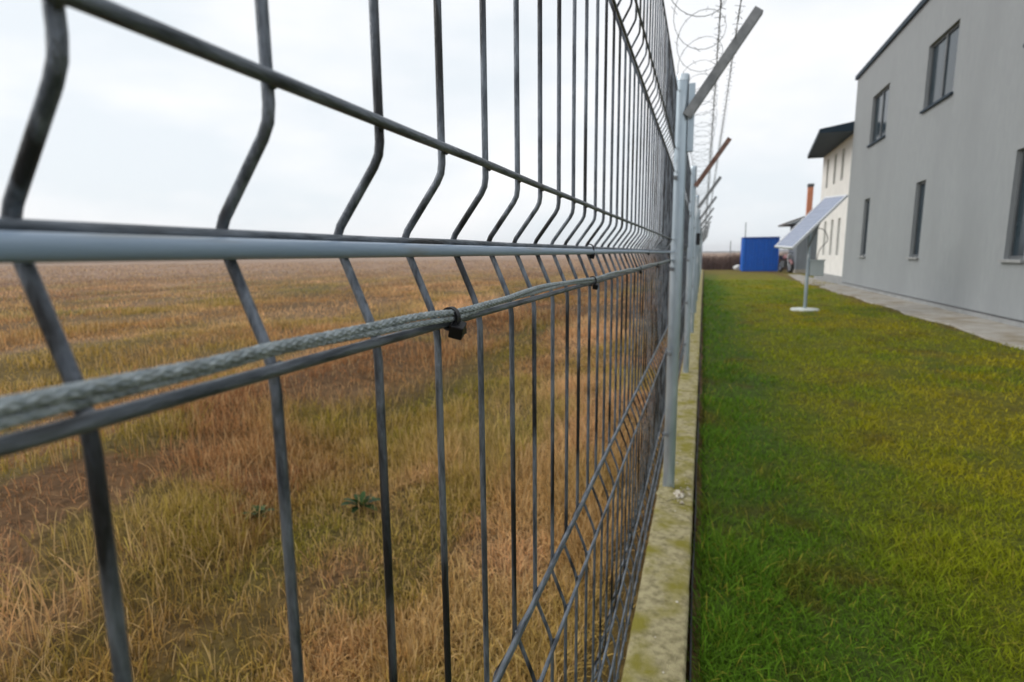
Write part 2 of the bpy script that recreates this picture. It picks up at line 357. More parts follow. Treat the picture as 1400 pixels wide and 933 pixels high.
wire_me = MB().tube(UP, RV, 12).mesh('vertical_wire', M['wire'], True)
fl = 'steel mesh fence panel'
fence = thing('mesh_fence', 'long grey welded mesh fence with galvanised posts running into the distance', 'fence', (XM, 2.5, .06))
finv = Vector((-XM, -2.5, -.06))
lw = level_wires()
p0 = MB().tube([(x_, y_, lw[0][1]) for x_, y_ in ((lw[0][0], -.06), (lw[0][0], 1.2), (lw[0][0], 2.478))], RH, 12).build('panel', M['wire_flat'], fence, True, finv)
inv = Vector((0, 0, 0))
ys = [.0255+.0625*i for i in range(-1, 40)]
for i, y in enumerate(ys):
    o = link('vertical_wire', wire_me, p0, inv+Vector((XM+random.uniform(-.0003, .0003), y+random.uniform(-.0012, .0012), 0)))
    o.rotation_euler = (random.uniform(-.001, .001), 0, 0)
for x, z in lw[1:]:
    wob = [(x, -.06+.1*i, z+random.uniform(-.0004, .0004)) for i in range(26)] + [(x, 2.478, z)]
    MB().tube(wob, RH, 12).build('horizontal_wire', M['wire_flat'], p0, True, inv)
lv = level_wires()
g = MB()
for i in range(41): g.tube([(p[0], .03+.063*i, p[2]) for p in UP[::1]], RV, 5)
grid_me = g.mesh('panel', M['wire'], True)
lev_me = [MB().tube([(x-XM, 0, z), (x-XM, 1.3, z), (x-XM, 2.55, z)], RH, 6).mesh('horizontal_wire', M['wire_flat'], True) for x, z in lv]
for k in range(13):
    nm = ORD[k+1]
    p = tag(link('panel', grid_me, fence, Vector((0, PY[k]+.012-2.5, -.06))), kind='stuff')
    for me in lev_me: link('horizontal_wire', me, p)
# posts with their leaning arms
def arm_me(mat):
    a, b = Vector((-.088, 0, 1.672)), Vector((.163, 0, 2.04)); d = (b-a).normalized(); nrm = Vector((d.z, 0, -d.x))
    mb = MB()
    def slab(n0, n1, y0, y1):
        v = [p+nrm*nn+Vector((0, yy, 0)) for p in (a, b) for nn in (n0, n1) for yy in (y0, y1)]
        mb.add(v, [(0, 1, 3, 2), (4, 6, 7, 5), (0, 4, 5, 1), (2, 3, 7, 6), (0, 2, 6, 4), (1, 5, 7, 3)])
    slab(-.018, .018, -.031, -.027); slab(.014, .018, -.0268, .006)
    return mb.mesh('arm', mat)
prof = [(.0255, -.06), (.0255, 1.812), (.0262, 1.812), (.0262, 1.83), (.022, 1.838), (.006, 1.841)]
tube_me = MB().lathe([(.0255, -.05), (.0255, 1.815)], 28).mesh('post', M['post'], True)
cap_me = MB().lathe([(.0268, 1.812), (.0268, 1.832), (.024, 1.838), (.01, 1.842)], 28).mesh('cap', M['post'], True)
arm_grey, arm_rust = arm_me(M['arm']), arm_me(M['rust'])
clip_me = MB().box(-.034, -.0325, -.008, -.008, -.0255, .008).lathe([(.005, -.037), (.005, -.032)], 8, (-.02, 0, 0), 1).mesh('clip', M['arm'])
for k, y in enumerate(PY):
    po = link('post', tube_me, fence, finv+Vector((-.109, y, 0)))
    o = Vector((0, 0, 0))
    link('cap', cap_me, po, o)
    ar = link('arm', arm_rust if k == 1 else arm_grey, po, o+Vector((.109, 0, random.uniform(-.015, .015) if k > 1 else 0)))
    if k == 1: ar['label'] = 'rusty brown arm'
    for z in (1.43, 1.055, .69, .325): link('clip', clip_me, po, o+Vector((0, 0, z)))
    if k == 0: MB().box(.0262, -.012, 1.535, .05, .012, 1.80).build('bracket', M['post'], po, False, o)
# strands and coil on the arms
def barbed(name, x, z, label, y0=-.2, y1=36.):
    mb = MB(); y = y0; pts1 = []; pts2 = []
    n = int((y1-y0)/.06)
    for i in range(n+1):
        yy = y0+(y1-y0)*i/n; q = i*1.9; sg = -.02*math.sin(math.pi*(((yy-2.5) % 2.58)/2.58)); rr_ = .0022
        pts1.append((x+rr_*math.cos(q), yy, z+sg+rr_*math.sin(q))); pts2.append((x-rr_*math.cos(q), yy, z+sg-rr_*math.sin(q)))
    mb.tube(pts1, .0013, 4); mb.tube(pts2, .0013, 4); o = mb.build(name, M['arm'])
    tag(o, label, 'barbed wire', 'barbed wire strands on the leaning arms')
    bb = MB(); yy = y0+.05
    while yy < 26:
        sg = -.02*math.sin(math.pi*(((yy-2.5) % 2.58)/2.58)); q = random.uniform(0, 3)
        for s in (0, 1.57):
            d = Vector((math.cos(q+s), random.uniform(-.3, .3), math.sin(q+s)))*.017
            c = Vector((x, yy+s*.004, z+sg)); bb.tube([c-d, c+d], .0011, 3)
        yy += .085
    b = bb.build('barbs', M['arm'], o); tag(b, kind='stuff')
barbed('barbed_wire', .018, 1.858, 'inner barbed wire strand, running along the lower half of the leaning arms')
barbed('barbed_wire', .082, 1.945, 'outer barbed wire strand, running higher along the leaning arms')
cp = []; nT = 130
for i in range(nT*20+1):
    q = 2*math.pi*i/20; yy = .4+i/20*.27
    if yy > 35: break
    rr_ = .088+.008*math.sin(i*.37); cp.append((-.052+rr_*math.cos(q)*1.0, yy+.02*math.sin(i*.11), 1.93+rr_*math.sin(q)))
coil = MB().tube(cp, .0012, 4).build('wire_coil', M['arm'])
tag(coil, 'loose coil of thin wire lying along the tops of the fence posts', 'wire coil')
cb = MB()
for p in cp[::3]:
    d = Vector((random.uniform(-1, 1), random.uniform(-1, 1), random.uniform(-1, 1)))*.011; c = Vector(p)
    if p[1] < 16: cb.tube([c-d, c+d], .001, 3)
tag(cb.build('barbs', M['arm'], coil), kind='stuff')
bx = tag(bevel(MB().box(-.02, -.03, -.075, .02, .0, .075).build('black_box', M['black'], None, False, (-.073, 7.64, 1.29)), .004), 'small black box fixed to the side of the third fence post', 'box')

# cables --------------------------------------------------------------------
def spline(P, step):
    P = [np.array(p, float) for p in P]; o = []
    for i in range(len(P)-1):
        a, b, c, d = P[max(i-1, 0)], P[i], P[i+1], P[min(i+2, len(P)-1)]
        n = max(2, int(np.linalg.norm(c-b)/step))
        for j in range(n):
            t = j/n; o.append(.5*((2*b)+(c-a)*t+(2*a-5*b+4*c-d)*t*t+(3*b-a-3*c+d)*t**3))
    o.append(P[-1]); return np.array(o)
sc_pts = [(-.1474, -.06, 1.1277), (-.1474, .12, 1.1276), (-.1474, .37, 1.1273), (-.1474, .77, 1.1270), (-.1478, 1.3, 1.1273), (-.1475, 2.0, 1.1262), (-.1475, 2.48, 1.1262), (-.1475, 3.2, 1.127)]
tag(MB().tube(spline(sc_pts, .02), .0036, 24).build('grey_cable', M['cable'], None, True), 'thick smooth grey cable lying in the fold above the braided cables', 'cable')
def braided(name, base, dz, dx, ph, r0, label):
    pts = spline(base, .0005); y = pts[:, 1]
    fine = pts[y < .75]; rest = pts[y >= .745][::16]
    ns, pit = 6, .0056
    def ring(C, n, s, weave):
        V = []
        for i in range(len(C)):
            t = C[min(i+1, len(C)-1)]-C[max(i-1, 0)]; t = t/np.linalg.norm(t)
            u = np.cross(t, (0, 0, 1)); u /= np.linalg.norm(u); w = np.cross(u, t)
            q = np.arange(n)*2*np.pi/n
            if weave:
                a = q*ns/(2*np.pi)+s[i]/pit; b = q*ns/(2*np.pi)-s[i]/pit
                over = ((np.floor(a)+np.floor(b)) % 2) < 1
                h = np.where(over, np.abs(np.sin(np.pi*a)), np.abs(np.sin(np.pi*b)))
                rr_ = r0-.0007+.00085*h**.8
            else: rr_ = np.full(n, r0)
            V.append(C[i]+rr_[:, None]*(np.cos(q)[:, None]*u+np.sin(q)[:, None]*w))
        return V
    vv = []; n = 36
    off = lambda c: c+np.column_stack([np.full(len(c), dx)+.0006*np.sin(c[:, 1]*23+ph), np.zeros(len(c)), dz+.0005*np.sin(c[:, 1]*31+ph*2)])
    C = off(np.vstack([fine, rest])); s = np.concatenate([[0], np.cumsum(np.linalg.norm(np.diff(C, axis=0), axis=1))])
    V = np.vstack(ring(C, n, s, True)); k = len(C)
    i = (np.arange(k-1)*n)[:, None]; j = np.arange(n)[None, :]; j2 = (j+1) % n
    F = np.stack([i+j, i+j2, i+n+j2, i+n+j], -1).reshape(-1, 4)
    me = bpy.data.meshes.new(name); me.vertices.add(len(V)); me.vertices.foreach_set('co', V.astype(np.float32).ravel())
    me.loops.add(F.size); me.loops.foreach_set('vertex_index', F.astype(np.int32).ravel()); me.polygons.add(len(F)); me.polygons.foreach_set('loop_start', np.arange(0, F.size, 4, dtype=np.int32))
    me.update(calc_edges=True); me.materials.append(M['braid']); me.shade_smooth()
    return tag(link(name, me), label, 'cable', 'braided cables tied to the fence wire')
BZ = [(.03, 1.0947), (.07, 1.0948), (.099, 1.0947), (.118, 1.0946), (.142, 1.0953), (.175, 1.0948), (.2, 1.0943), (.232, 1.0938), (.26, 1.0928), (.2785, 1.0917), (.30, 1.0919), (.33, 1.0929), (.374, 1.0937), (.407, 1.0946), (.479, 1.0954), (.583, 1.0948), (.655, 1.0925), (.70, 1.0917), (.76, 1.0928), (.835, 1.0935), (1.0, 1.0935), (1.2, 1.0920), (1.45, 1.0935), (1.87, 1.0925), (2.2, 1.0935), (2.47, 1.0915), (3.0, 1.093)]
base = [(-.1300, y, z+.0004) for y, z in BZ]
braided('braided_cable', base, .00085, .0003, 0., .00178, 'upper grey braided cable tied along the lower wire of the fold')
braided('braided_cable', base, -.00175, -.0001, 1.7, .00142, 'lower thinner braided cable, squeezed between the upper one and the wire')
def tie(y, zc, xc, hz, hx, label, big=1., head=(-.0062, .0034), n=28, yaw=.18):
    t = thing('cable_tie', label, 'cable tie', (xc, y, zc), 'black ties holding cables to the mesh')
    mb = MB(); w = .0017*big; th_ = .0007
    V = []
    for i in range(n):
        q = 2*math.pi*i/n
        for rr_, yy in ((0, -w), (0, w), (th_*2, w), (th_*2, -w)):
            V.append((math.cos(q)*(hx+rr_), yy+math.sin(q)*yaw*hz*.6, math.sin(q)*(hz+rr_)))
    F = []
    for i in range(n):
        for j in range(4): F.append((i*4+j, i*4+(j+1) % 4, ((i+1) % n)*4+(j+1) % 4, ((i+1) % n)*4+j))
    mb.add(V, F); mb.build('strap', M['black'], t, True)
    hb = MB().box(-.0028*big, -.0034*big, -.0030*big, .0032*big, .0034*big, .0030*big)
    h = bevel(hb.build('head', M['black'], t, False, (head[1], .0012, head[0])), .0007); h.rotation_euler = (.35, .25, .2)
    tl = MB().box(-.0007, .0028, -.0016, .0007, .0105*big, .0016).build('tail', M['black'], t, False, (head[1]+.0006, .0012, head[0]-.0002)); tl.rotation_euler = (-.18, 0, .1)
    return t
tie(.2785, 1.0900, -.1314, .0051, .0041, 'largest black cable tie in focus, knotted below the braided cables', 1.3)
tie(.700, 1.0900, -.1314, .0051, .0041, 'second black cable tie along the braided cables, half way to the post', 1.1)
tie(1.24, 1.0900, -.1314, .0051, .0041, 'third black cable tie on the braided cables, small and far along the wire', 1.0)
tie(1.72, 1.0900, -.1314, .0051, .0041, 'fourth black cable tie on the braided cables, close before the post', 1.0)
tie(2.36, 1.0898, -.1314, .0051, .0041, 'last black cable tie on the braided cables, beside the nearest post', 1.0)
tie(.775, 1.1298, -.1502, .0068, .0052, 'black cable tie hanging under the smooth grey cable in the fold', 1.15, (-.0080, .0035))
tie(1.62, 1.1298, -.1502, .0068, .0052, 'farther small black tie on the smooth grey cable near the post', 1.0, (-.0080, .0035))

# ------------------------------------------------------------------ plinth under the fence
pl = thing('concrete_plinth', 'long weathered concrete plinth with yellow lichen carrying the fence posts', 'plinth', (-.1, 2.5, 0))
cuts = [-1.2, 2.33, 4.37, 6.9, 9.4, 11.9, 14.4, 16.9, 19.4, 21.9, 24.4, 26.9, 29.4, 31.9, 36.4]
for k in range(len(cuts)-1):
    y0, y1 = cuts[k]+.004, cuts[k+1]-.004; zt = .0715+random.uniform(-.0025, .0025) if k else .0725
    ny = 90 if k < 2 else 24
    prof_ = [(-.152, -.15), (-.152, zt-.010), (-.148, zt-.002), (-.143, zt), (-.13, zt), (-.11, zt), (-.07, zt), (-.035, zt), (-.010, zt), (-.0035, zt-.002), (0, zt-.009), (0, zt-.04), (0, -.15)]
    mb = MB(); v = []; m = len(prof_)
    for i in range(ny+1):
        y = y0+(y1-y0)*i/ny
        for j, (x, z) in enumerate(prof_):
            jx = random.uniform(-.0022, .0012) if j in (8, 9, 10) else random.uniform(-.001, .001)
            jz = (random.uniform(-.0006, .0003) if 3 < j < 8 else random.uniform(-.0024, .0004)) if 2 <= j <= 9 else 0
            if i in (0, ny): jz -= .004 if 1 < j < 11 else 0
            v.append((x+jx+.1, y-2.5, z+jz))
    f = [(i*m+j, i*m+j+1, (i+1)*m+j+1, (i+1)*m+j) for i in range(ny) for j in range(m-1)]
    f += [tuple(range(m)), tuple(range(ny*m, ny*m+m))[::-1]]
    mb.add(v, f).build('slab', M['concrete'], pl, True)
ed = MB()
ev = [(x, -1.2+.12*i, z+random.uniform(-.002, .002)) for i in range(314) for x, z in ((.0085+.002*math.sin(i*.7), .05), (.0125+.002*math.sin(i*.7), .05), (.0125, -.06), (.0085, -.06))]
ef = [(i*4+j, i*4+(j+1) % 4, i*4+4+(j+1) % 4, i*4+4+j) for i in range(313) for j in range(4)]
tag(ed.add(ev, ef).build('edging_strip', M['black']), 'thin black edging strip between concrete plinth and lawn', 'edging')
def chunk(name, loc, size, label, mat, cat, seed):
    rnd = random.Random(seed); import bmesh
    bm = bmesh.new(); bmesh.ops.create_icosphere(bm, subdivisions=3, radius=1)
    for v in bm.verts:
        n = 1+.3*math.sin(v.co.x*4.1+seed)*math.cos(v.co.y*3.7-seed)+rnd.uniform(-.10, .10); v.co *= n
        v.co.x *= size[0]; v.co.y *= size[1]; v.co.z *= size[2]
    me = bpy.data.meshes.new(name); bm.to_mesh(me); bm.free(); me.materials.append(mat)
    return tag(link(name, me, None, loc), label, cat)
chunk('mortar_lump', (-.058, 2.415, .076), (.024, .035, .010), 'broken whitish lump of mortar at the foot of the nearest post', M['mortar'], 'mortar', 3)
chunk('mortar_collar', (-.105, 2.43, .073), (.043, .075, .007), 'flat tan smear of mortar around the foot of the nearest post', M['concrete'], 'mortar', 5)
chunk('mortar_crumb', (-.045, 2.34, .074), (.008, .010, .004), 'small crumb of mortar on the plinth edge below the lump', M['mortar'], 'mortar', 8)

import bmesh
bm = bmesh.new(); rd = random.Random(21)
for i in range(60):
    y = 2.42+rd.gauss(0, .10) if i < 34 else rd.uniform(1.2, 7); x = rd.uniform(-.13, -.012); q = rd.uniform(.0015, .0055)
    bmesh.ops.create_icosphere(bm, subdivisions=1, radius=q, matrix=Matrix.Translation((x, y, .0735)) @ Matrix.Rotation(rd.uniform(0, 3), 4, 'Z') @ Matrix.Diagonal((1, rd.uniform(.6, 1.5), .6, 1)))
me = bpy.data.meshes.new('mortar_crumbs'); bm.to_mesh(me); bm.free(); me.materials.append(M['mortar'])
tag(link('mortar_crumbs', me), 'fine crumbs of broken mortar scattered over the plinth', 'debris', kind='stuff')
# weld beads where the near wires cross
bm = bmesh.new()
for y in ys[:14]:
    for x, z in lw: bmesh.ops.create_icosphere(bm, subdivisions=1, radius=.0024, matrix=Matrix.Translation((x-RH*.9, y, z)) @ Matrix.Diagonal((.8, 1.25, 1.1, 1)))
me = bpy.data.meshes.new('weld_beads'); bm.to_mesh(me); bm.free(); me.materials.append(M['wire']); me.shade_smooth()
tag(link('weld_beads', me, p0), kind='stuff')

# ------------------------------------------------------------------ house
def wall_x(mb, X, y0, y1, z0, z1, holes, th_=.3):
    """wall facing -X with real openings, one box for each cell of the cut grid"""
    yc = sorted({y0, y1, *[h[0] for h in holes], *[h[1] for h in holes]}); zc = sorted({z0, z1, *[h[2] for h in holes], *[h[3] for h in holes]})
    for a, b in zip(yc, yc[1:]):
        run = None
        for c, d in zip(zc, zc[1:]):
            hole = any(h[0] <= a and b <= h[1] and h[2] <= c and d <= h[3] for h in holes)
            if hole:
                if run: mb.box(X, a, run[0], X+th_, b, run[1]); run = None
            else: run = (run[0], d) if run else (c, d)
        if run: mb.box(X, a, run[0], X+th_, b, run[1])
    return mb
hs = thing('house', 'two storey grey house with a lower white wing and dark eaves beside the lawn', 'house', (6.5, 15, 0))
o = Vector((-6.5, -15, 0))
GX_ = 4.26; gh = [(18.0, 18.56, .975, 2.55), (13.9, 14.46, .975, 2.55), (9.8, 10.36, .975, 2.55), (17.1, 18.6, 4.02, 5.3), (13.0, 14.5, 4.02, 5.3), (8.9, 10.4, 4.02, 5.3)]
wm = MB(); wall_x(wm, GX_, 6.0, 20.55, .13, 6.3, gh)
wm.box(GX_+.3, 20.25, .13, 12, 20.55, 6.3).box(GX_+.3, 6.0, .13, 12, 6.3, 6.3).box(12, 6, .13, 12.3, 20.55, 6.3)
wm.build('wall', M['wall_grey'], hs, False, o)
MB().box(GX_-.06, 5.9, 6.302, 12.4, 20.62, 6.42).build('roof', M['roof'], hs, False, o)
MB().box(GX_-.004, 5.99, -.1, 12.3, 20.56, .10).build('plinth', M['plinth'], hs, False, o)
MB().box(GX_+.012, 6.0, .10, 12.2, 20.54, .13).build('plinth_joint', M['joint'], hs, False, o)
for a, b, c, d in gh:
    fr = MB(); t = .05
    fr.box(GX_+.06, a+.002, c+.002, GX_+.12, a+t, d-.002).box(GX_+.06, b-t, c+.002, GX_+.12, b-.002, d-.002).box(GX_+.061, a+t, c+.002, GX_+.119, b-t, c+t).box(GX_+.061, a+t, d-t, GX_+.119, b-t, d-.002)
    if b-a > 1: fr.box(GX_+.062, (a+b)/2-.035, c+t, GX_+.118, (a+b)/2+.035, d-t)
    wn = fr.build('window', M['frame'], hs, False, o)
    MB().box(GX_+.085, a+t+.001, c+t+.001, GX_+.095, b-t-.001, d-t-.001).build('pane', M['glass'], wn)
    MB().box(GX_-.05, a-.04, c-.045, GX_+.06, b+.04, c-.003).build('sill', M['roof'] if c > 3 else M['plinth'], wn)
WX = 4.36
wh = []
for yc in (24.75, 23.45, 22.25): wh.append((yc-.2, yc+.2, 3.50, 4.56+.15*0))
for yc in (24.4, 23.19, 22.09): wh.append((yc-.2, yc+.2, .965, 2.23))
ww = MB(); wall_x(ww, WX, 20.553, 25.75, .28, 4.80, wh); ww.box(WX+.3, 25.45, .28, 11, 25.75, 4.80)
w = ww.build('wall', M['wall_white'], hs, False, o); w['label'] = 'white rendered wall of the lower wing'
MB().box(WX-.03, 20.553, -.1, 11, 25.78, .277).build('plinth', M['plinth'], hs, False, o)
for a, b, c, d in wh:
    wn = MB().box(WX+.07, a+.002, c+.002, WX+.12, a+.04, d-.002).box(WX+.07, b-.04, c+.002, WX+.12, b-.002, d-.002).box(WX+.071, a+.04, d-.04, WX+.119, b-.04, d-.002).box(WX+.071, a+.04, c+.002, WX+.119, b-.04, c+.04).build('window', M['slit'], hs, False, o)
    MB().box(WX+.09, a+.04, c+.04, WX+.1, b-.04, d-.04).build('pane', M['slit'], wn)
rf = MB(); q = [(3.80, 25.9), (3.31, 20.56), (11, 20.56), (11, 25.9)]
zb = 4.803; rf.add([(*p, zb) for p in q]+[(*q[0], zb+.13), (*q[1], zb+.13), (11, 20.56, 6.2), (11, 25.9, 6.2)], [(0, 3, 2, 1), (4, 5, 6, 7), (0, 1, 5, 4), (1, 2, 6, 5), (2, 3, 7, 6), (3, 0, 4, 7)])
r_ = rf.build('roof', M['roof'], hs, False, o); r_['label'] = 'dark overhanging eaves of the white wing'
# paving along the wall
pv = MB(); yy = 5.5; cells = []
vv = []; nn = 60
for i in range(nn+1):
    y = 5.5+(20.7-5.5)*i/nn; e = 3.45+.05*math.sin(y*2.1)+random.uniform(-.03, .03)+(.5*max(0, (y-19.6)/1.1))
    vv += [(e, y, -.02), (e+.02, y, .026), (GX_+.002, y, .034)]
pv.add(vv, [(i*3+j, i*3+j+1, i*3+4+j, i*3+3+j) for i in range(nn) for j in (0, 1)])
tag(pv.build('pavement', M['pavement']), kind='structure')
tag(MB().add([(3.2, 20.7, .012), (4.4, 20.7, .012), (4.4, 30, .012), (3.9, 30, .012)], [(0, 1, 2, 3)]).build('bare_soil_path', M['pavement']), kind='structure')

# ------------------------------------------------------------------ solar panel on its pole
so = thing('solar_panel', 'tilted solar panel on a grey pole standing on the lawn by the house', 'solar panel', (1.868, 11.81, 0))
ev = Vector((.178, -.75, -.076)); lvv = Vector((.863, .2125, .928))
C0 = Vector((1.838, 11.819, 1.662)); ly_ = lvv.normalized(); ex_ = (ev-ly_*ev.dot(ly_)).normalized(); nz_ = ex_.cross(ly_)
if nz_.z < 0: nz_ = -nz_; ex_ = -ex_
mw = Matrix(((ex_.x, ly_.x, nz_.x, 0), (ex_.y, ly_.y, nz_.y, 0), (ex_.z, ly_.z, nz_.z, 0), (0, 0, 0, 1)))
off = C0-Vector((1.868, 11.81, 0)); hw, hl = .387, .643
fm = MB().box(-hw, -hl, -.035, -hw+.03, hl, .004).box(hw-.03, -hl, -.035, hw, hl, .004).box(-hw+.03, -hl, -.0345, hw-.03, -hl+.03, .0035).box(-hw+.03, hl-.03, -.0345, hw-.03, hl, .0035)
fo = fm.build('panel_frame', M['solar_frame'], so); fo.matrix_local = Matrix.Translation(off) @ mw
MB().box(-hw+.03, -hl+.03, -.012, hw-.03, hl-.03, -.004).build('backsheet', M['backsheet'], fo)
cw, cl = (2*hw-.08)/5, (2*hl-.08)/9
ce = MB().box(-cw/2+.004, -cl/2+.004, -.0035, cw/2-.004, cl/2-.004, -.001).mesh('cell', M['cell'])
for i in range(5):
    for j in range(9): link('cell', ce, fo, (-hw+.04+cw*(i+.5), -hl+.04+cl*(j+.5), 0))
MB().lathe([(.03, 0), (.03, .72), (.028, .72), (.028, 1.60)], 16).build('pole', M['post'], so, True)
MB().lathe([(.25, -.05), (.25, .03), (.235, .042), (.05, .05)], 32).build('base', M['disc'], so, True)
MB().box(-.045, -.05, 1.50, .045, .05, 1.60).tube([(-.02, -.06, 1.2), (.20, .03, 1.76)], .014, 8).tube([(0, -.2, 1.58), (0, .22, 1.64)], .016, 8).build('mount', M['arm'], so)
bevel(MB().box(.035, -.02, .66, .275, .14, .95).build('control_box', M['box'], so), .012)
MB().box(.02, -.03, .945, .29, .15, .962).build('control_box_lid', M['box'], so)
MB().tube(spline([(.15, .06, .95), (.19, .05, 1.15), (.30, .02, 1.32), (.24, .03, 1.50), (.1, .0, 1.55)], .03), .007, 6).build('wire', M['black'], so, True)

# ------------------------------------------------------------------ blue container
ct = thing('blue_container', 'bright blue corrugated metal container at the end of the lawn', 'container', (3.03, 35.4, 0))
x0, x1, y0, y1, z0, z1 = -.93, .93, -.9, 1.1, .02, 1.90
def corr(n, w):
    p = []; s = w/n
    for i in range(n): p += [(s*i, 0), (s*(i+.45), 0), (s*(i+.55), .09), (s*(i+.90), .09)]
    p.append((w, 0)); return p
def corr_panel(pt, zz0, zz1): 
    pr = pt; n = len(pr); return [(x, y, z) for z in (zz0, zz1) for x, y in pr], [(i, i+1, n+i+1, n+i) for i in range(n-1)]
cpf = corr(11, x1-x0-.12)
MB().add(*corr_panel([(x0+.06+a, y0+.01+b) for a, b in cpf], z0+.06, z1-.07)).build('front_panel', M['blue'], ct)
cps = corr(12, y1-y0-.12)
MB().add(*corr_panel([(x0+.01+b, y0+.06+a) for a, b in cps], z0+.06, z1-.07)).build('side_panel', M['blue'], ct)
MB().add(*corr_panel([(x1-.01-b, y0+.06+a) for a, b in cps], z0+.06, z1-.07)).build('side_panel', M['blue'], ct)
MB().add(*corr_panel([(x0+.06+a, y1-.01-b) for a, b in cpf], z0+.06, z1-.07)).build('back_panel', M['blue'], ct)
for a in (x0, x1-.06):
    for b in (y0, y1-.06): MB().box(a, b, z0, a+.06, b+.06, z1).build('corner_post', M['blue'], ct)
MB().box(x0+.06, y0+.004, z0, x1-.06, y0+.06, z0+.06).box(x0+.06, y0+.004, z1-.07, x1-.06, y0+.06, z1-.003).box(x0+.004, y0+.06, z1-.07, x0+.06, y1-.06, z1-.003).box(x0+.004, y0+.06, z0, x0+.06, y1-.06, z0+.06).build('rail', M['blue_dark'], ct)
MB().box(x0-.02, y0-.03, z1+.002, x1+.02, y1+.03, z1+.03).build('roof', M['blue_dark'], ct)

# ------------------------------------------------------------------ shed
sh = thing('shed', 'dark grey shed with an overhanging roof and orange chimney behind the solar panel', 'shed', (5.5, 33, 0)); o = Vector((-5.5, -33, 0))
MB().box(4.47, 31.8, .2, 9, 34.6, 2.46).build('wall', M['shed'], sh, False, o)
for i in range(30):
    MB().box(4.50+.15*i, 31.775, .2, 4.50+.15*i+.142, 31.799, 2.45).build('board', M['shed'], sh, False, o)
MB().box(4.44, 31.76, -.1, 9.02, 34.63, .198).build('plinth', M['pavement'], sh, False, o)
MB().add([(3.85, 31.4, 2.47), (3.85, 34.7, 2.47), (6.6, 34.7, 3.45), (6.6, 31.4, 3.45), (3.85, 31.4, 2.55), (3.85, 34.7, 2.55), (6.6, 34.7, 3.53), (6.6, 31.4, 3.53), (9.4, 31.4, 2.47), (9.4, 34.7, 2.47), (9.4, 31.4, 2.55), (9.4, 34.7, 2.55)],
    [(0, 3, 2, 1), (4, 5, 6, 7), (0, 1, 5, 4), (0, 4, 7, 3), (1, 2, 6, 5), (3, 8, 9, 2), (7, 6, 11, 10), (8, 10, 11, 9), (3, 7, 10, 8), (2, 9, 11, 6)]).build('roof', M['shed_roof'], sh, False, o)
MB().box(3.87, 31.42, 2.464, 9.38, 34.68, 2.468).build('soffit', M['shed_roof'], sh, False, o)
MB().prism([(3.9, 2.47), (9.35, 2.47), (6.6, 3.44)], 1, 31.43, 31.9).build('gable', M['shed'], sh, False, o)
ch = MB().box(4.93, 32.62, 2.4, 5.17, 32.88, 4.36).build('chimney', M['orange'], sh, False, o)
MB().box(4.91, 32.60, 4.362, 5.19, 32.90, 4.52).build('chimney_cap', M['joint'], ch)

# ------------------------------------------------------------------ motorcycle between container and shed
mc = thing('motorcycle', 'dark parked motorcycle with a grey wheel between blue container and shed', 'motorcycle', (4.17, 33.0, 0)); mc.rotation_euler = (0, 0, .25)
def wheel(y):
    t = MB().tube([(0, y+.24*math.cos(a), .30+.24*math.sin(a)) for a in np.linspace(0, 2*math.pi, 28, endpoint=False)], .06, 10, closed=True).build('wheel', M['tyre'], mc, True)
    MB().lathe([(.19, -.03), (.19, .03)], 20, (0, y, .30), 0).build('rim', M['chrome'], t)
wheel(-.55); wheel(.70)
MB().tube([(-.08, -.55, .30), (-.08, -.38, .80), (-.06, -.32, .98)], .025, 8).tube([(.08, -.55, .30), (.08, -.38, .80), (.06, -.32, .98)], .025, 8).build('fork', M['chrome'], mc, True)
MB().tube([(-.3, -.22, 1.02), (-.2, -.3, 1.04), (.2, -.3, 1.04), (.3, -.22, 1.02)], .018, 8).build('handlebar', M['black'], mc, True)
MB().lathe([(.02, -.52), (.10, -.50), (.11, -.42), (.05, -.34)], 16, (0, 0, .88), 1).build('headlamp', M['chrome'], mc, True)
MB().tube([(0, -.25, .78), (0, -.1, .82), (0, .1, .80), (0, .22, .74)], [.07, .15, .14, .07], 14).build('fuel_tank', M['red'], mc, True)
MB().tube([(0, .2, .76), (0, .5, .76), (0, .8, .82)], [.10, .13, .08], 12).build('seat', M['black'], mc, True)
MB().box(-.16, -.15, .28, .16, .35, .62).build('engine', M['joint'], mc)
MB().tube([(0, -.80, .44), (0, -.70, .58), (0, -.55, .64), (0, -.38, .60)], .075, 10).build('mudguard', M['red'], mc, True)
MB().tube([(-.1, -.3, .75), (-.1, .25, .45), (-.1, .7, .30)], .02, 6).tube([(.1, -.3, .75), (.1, .25, .45), (.1, .7, .30)], .02, 6).build('frame', M['black'], mc, True)

# ------------------------------------------------------------------ hedge, masts, sack, far woods
n = 9000; hx = rng.uniform(-.4, 16, n); hy = rng.uniform(38.0, 39.6, n); k = rng.random(n)
hh = (.55+.5*fbm(hx*1.1, hy, 101)+.25*(rng.random(n)**4))*np.where(rng.random(n) < .5, 1, .75)
tn = np.array([.15, .10, .085])[None, :]*rng.uniform(.6, 1.5, n)[:, None]
hd = blades('bare_hedge', np.column_stack([hx, hy, np.full(n, -.05)]), hh+.25, np.full(n, .022), rng.uniform(0, 6.28, n), rng.uniform(.05, .5, n), tn, M['hedge'])
tag(hd, 'low bare brown hedge closing off the far end of the lawn', 'hedge')
tag(MB().tube([(2.47, 38.75, -.1), (2.45, 38.75, 2.95)], .03, 8).build('thin_mast', M['arm']), 'thin grey mast rising behind the left edge of the blue container', 'mast')
tag(MB().tube([(1.83, 44, -.1), (1.83, 44, 1.9)], .03, 8).build('thin_pole', M['arm']), 'thin distant pole behind the bare hedge, left of the container', 'pole')
chunk('white_sack', (2.02, 37.6, .14), (.20, .16, .17), 'whitish sack lying on the ground left of the blue container', M['sack'], 'sack', 12)
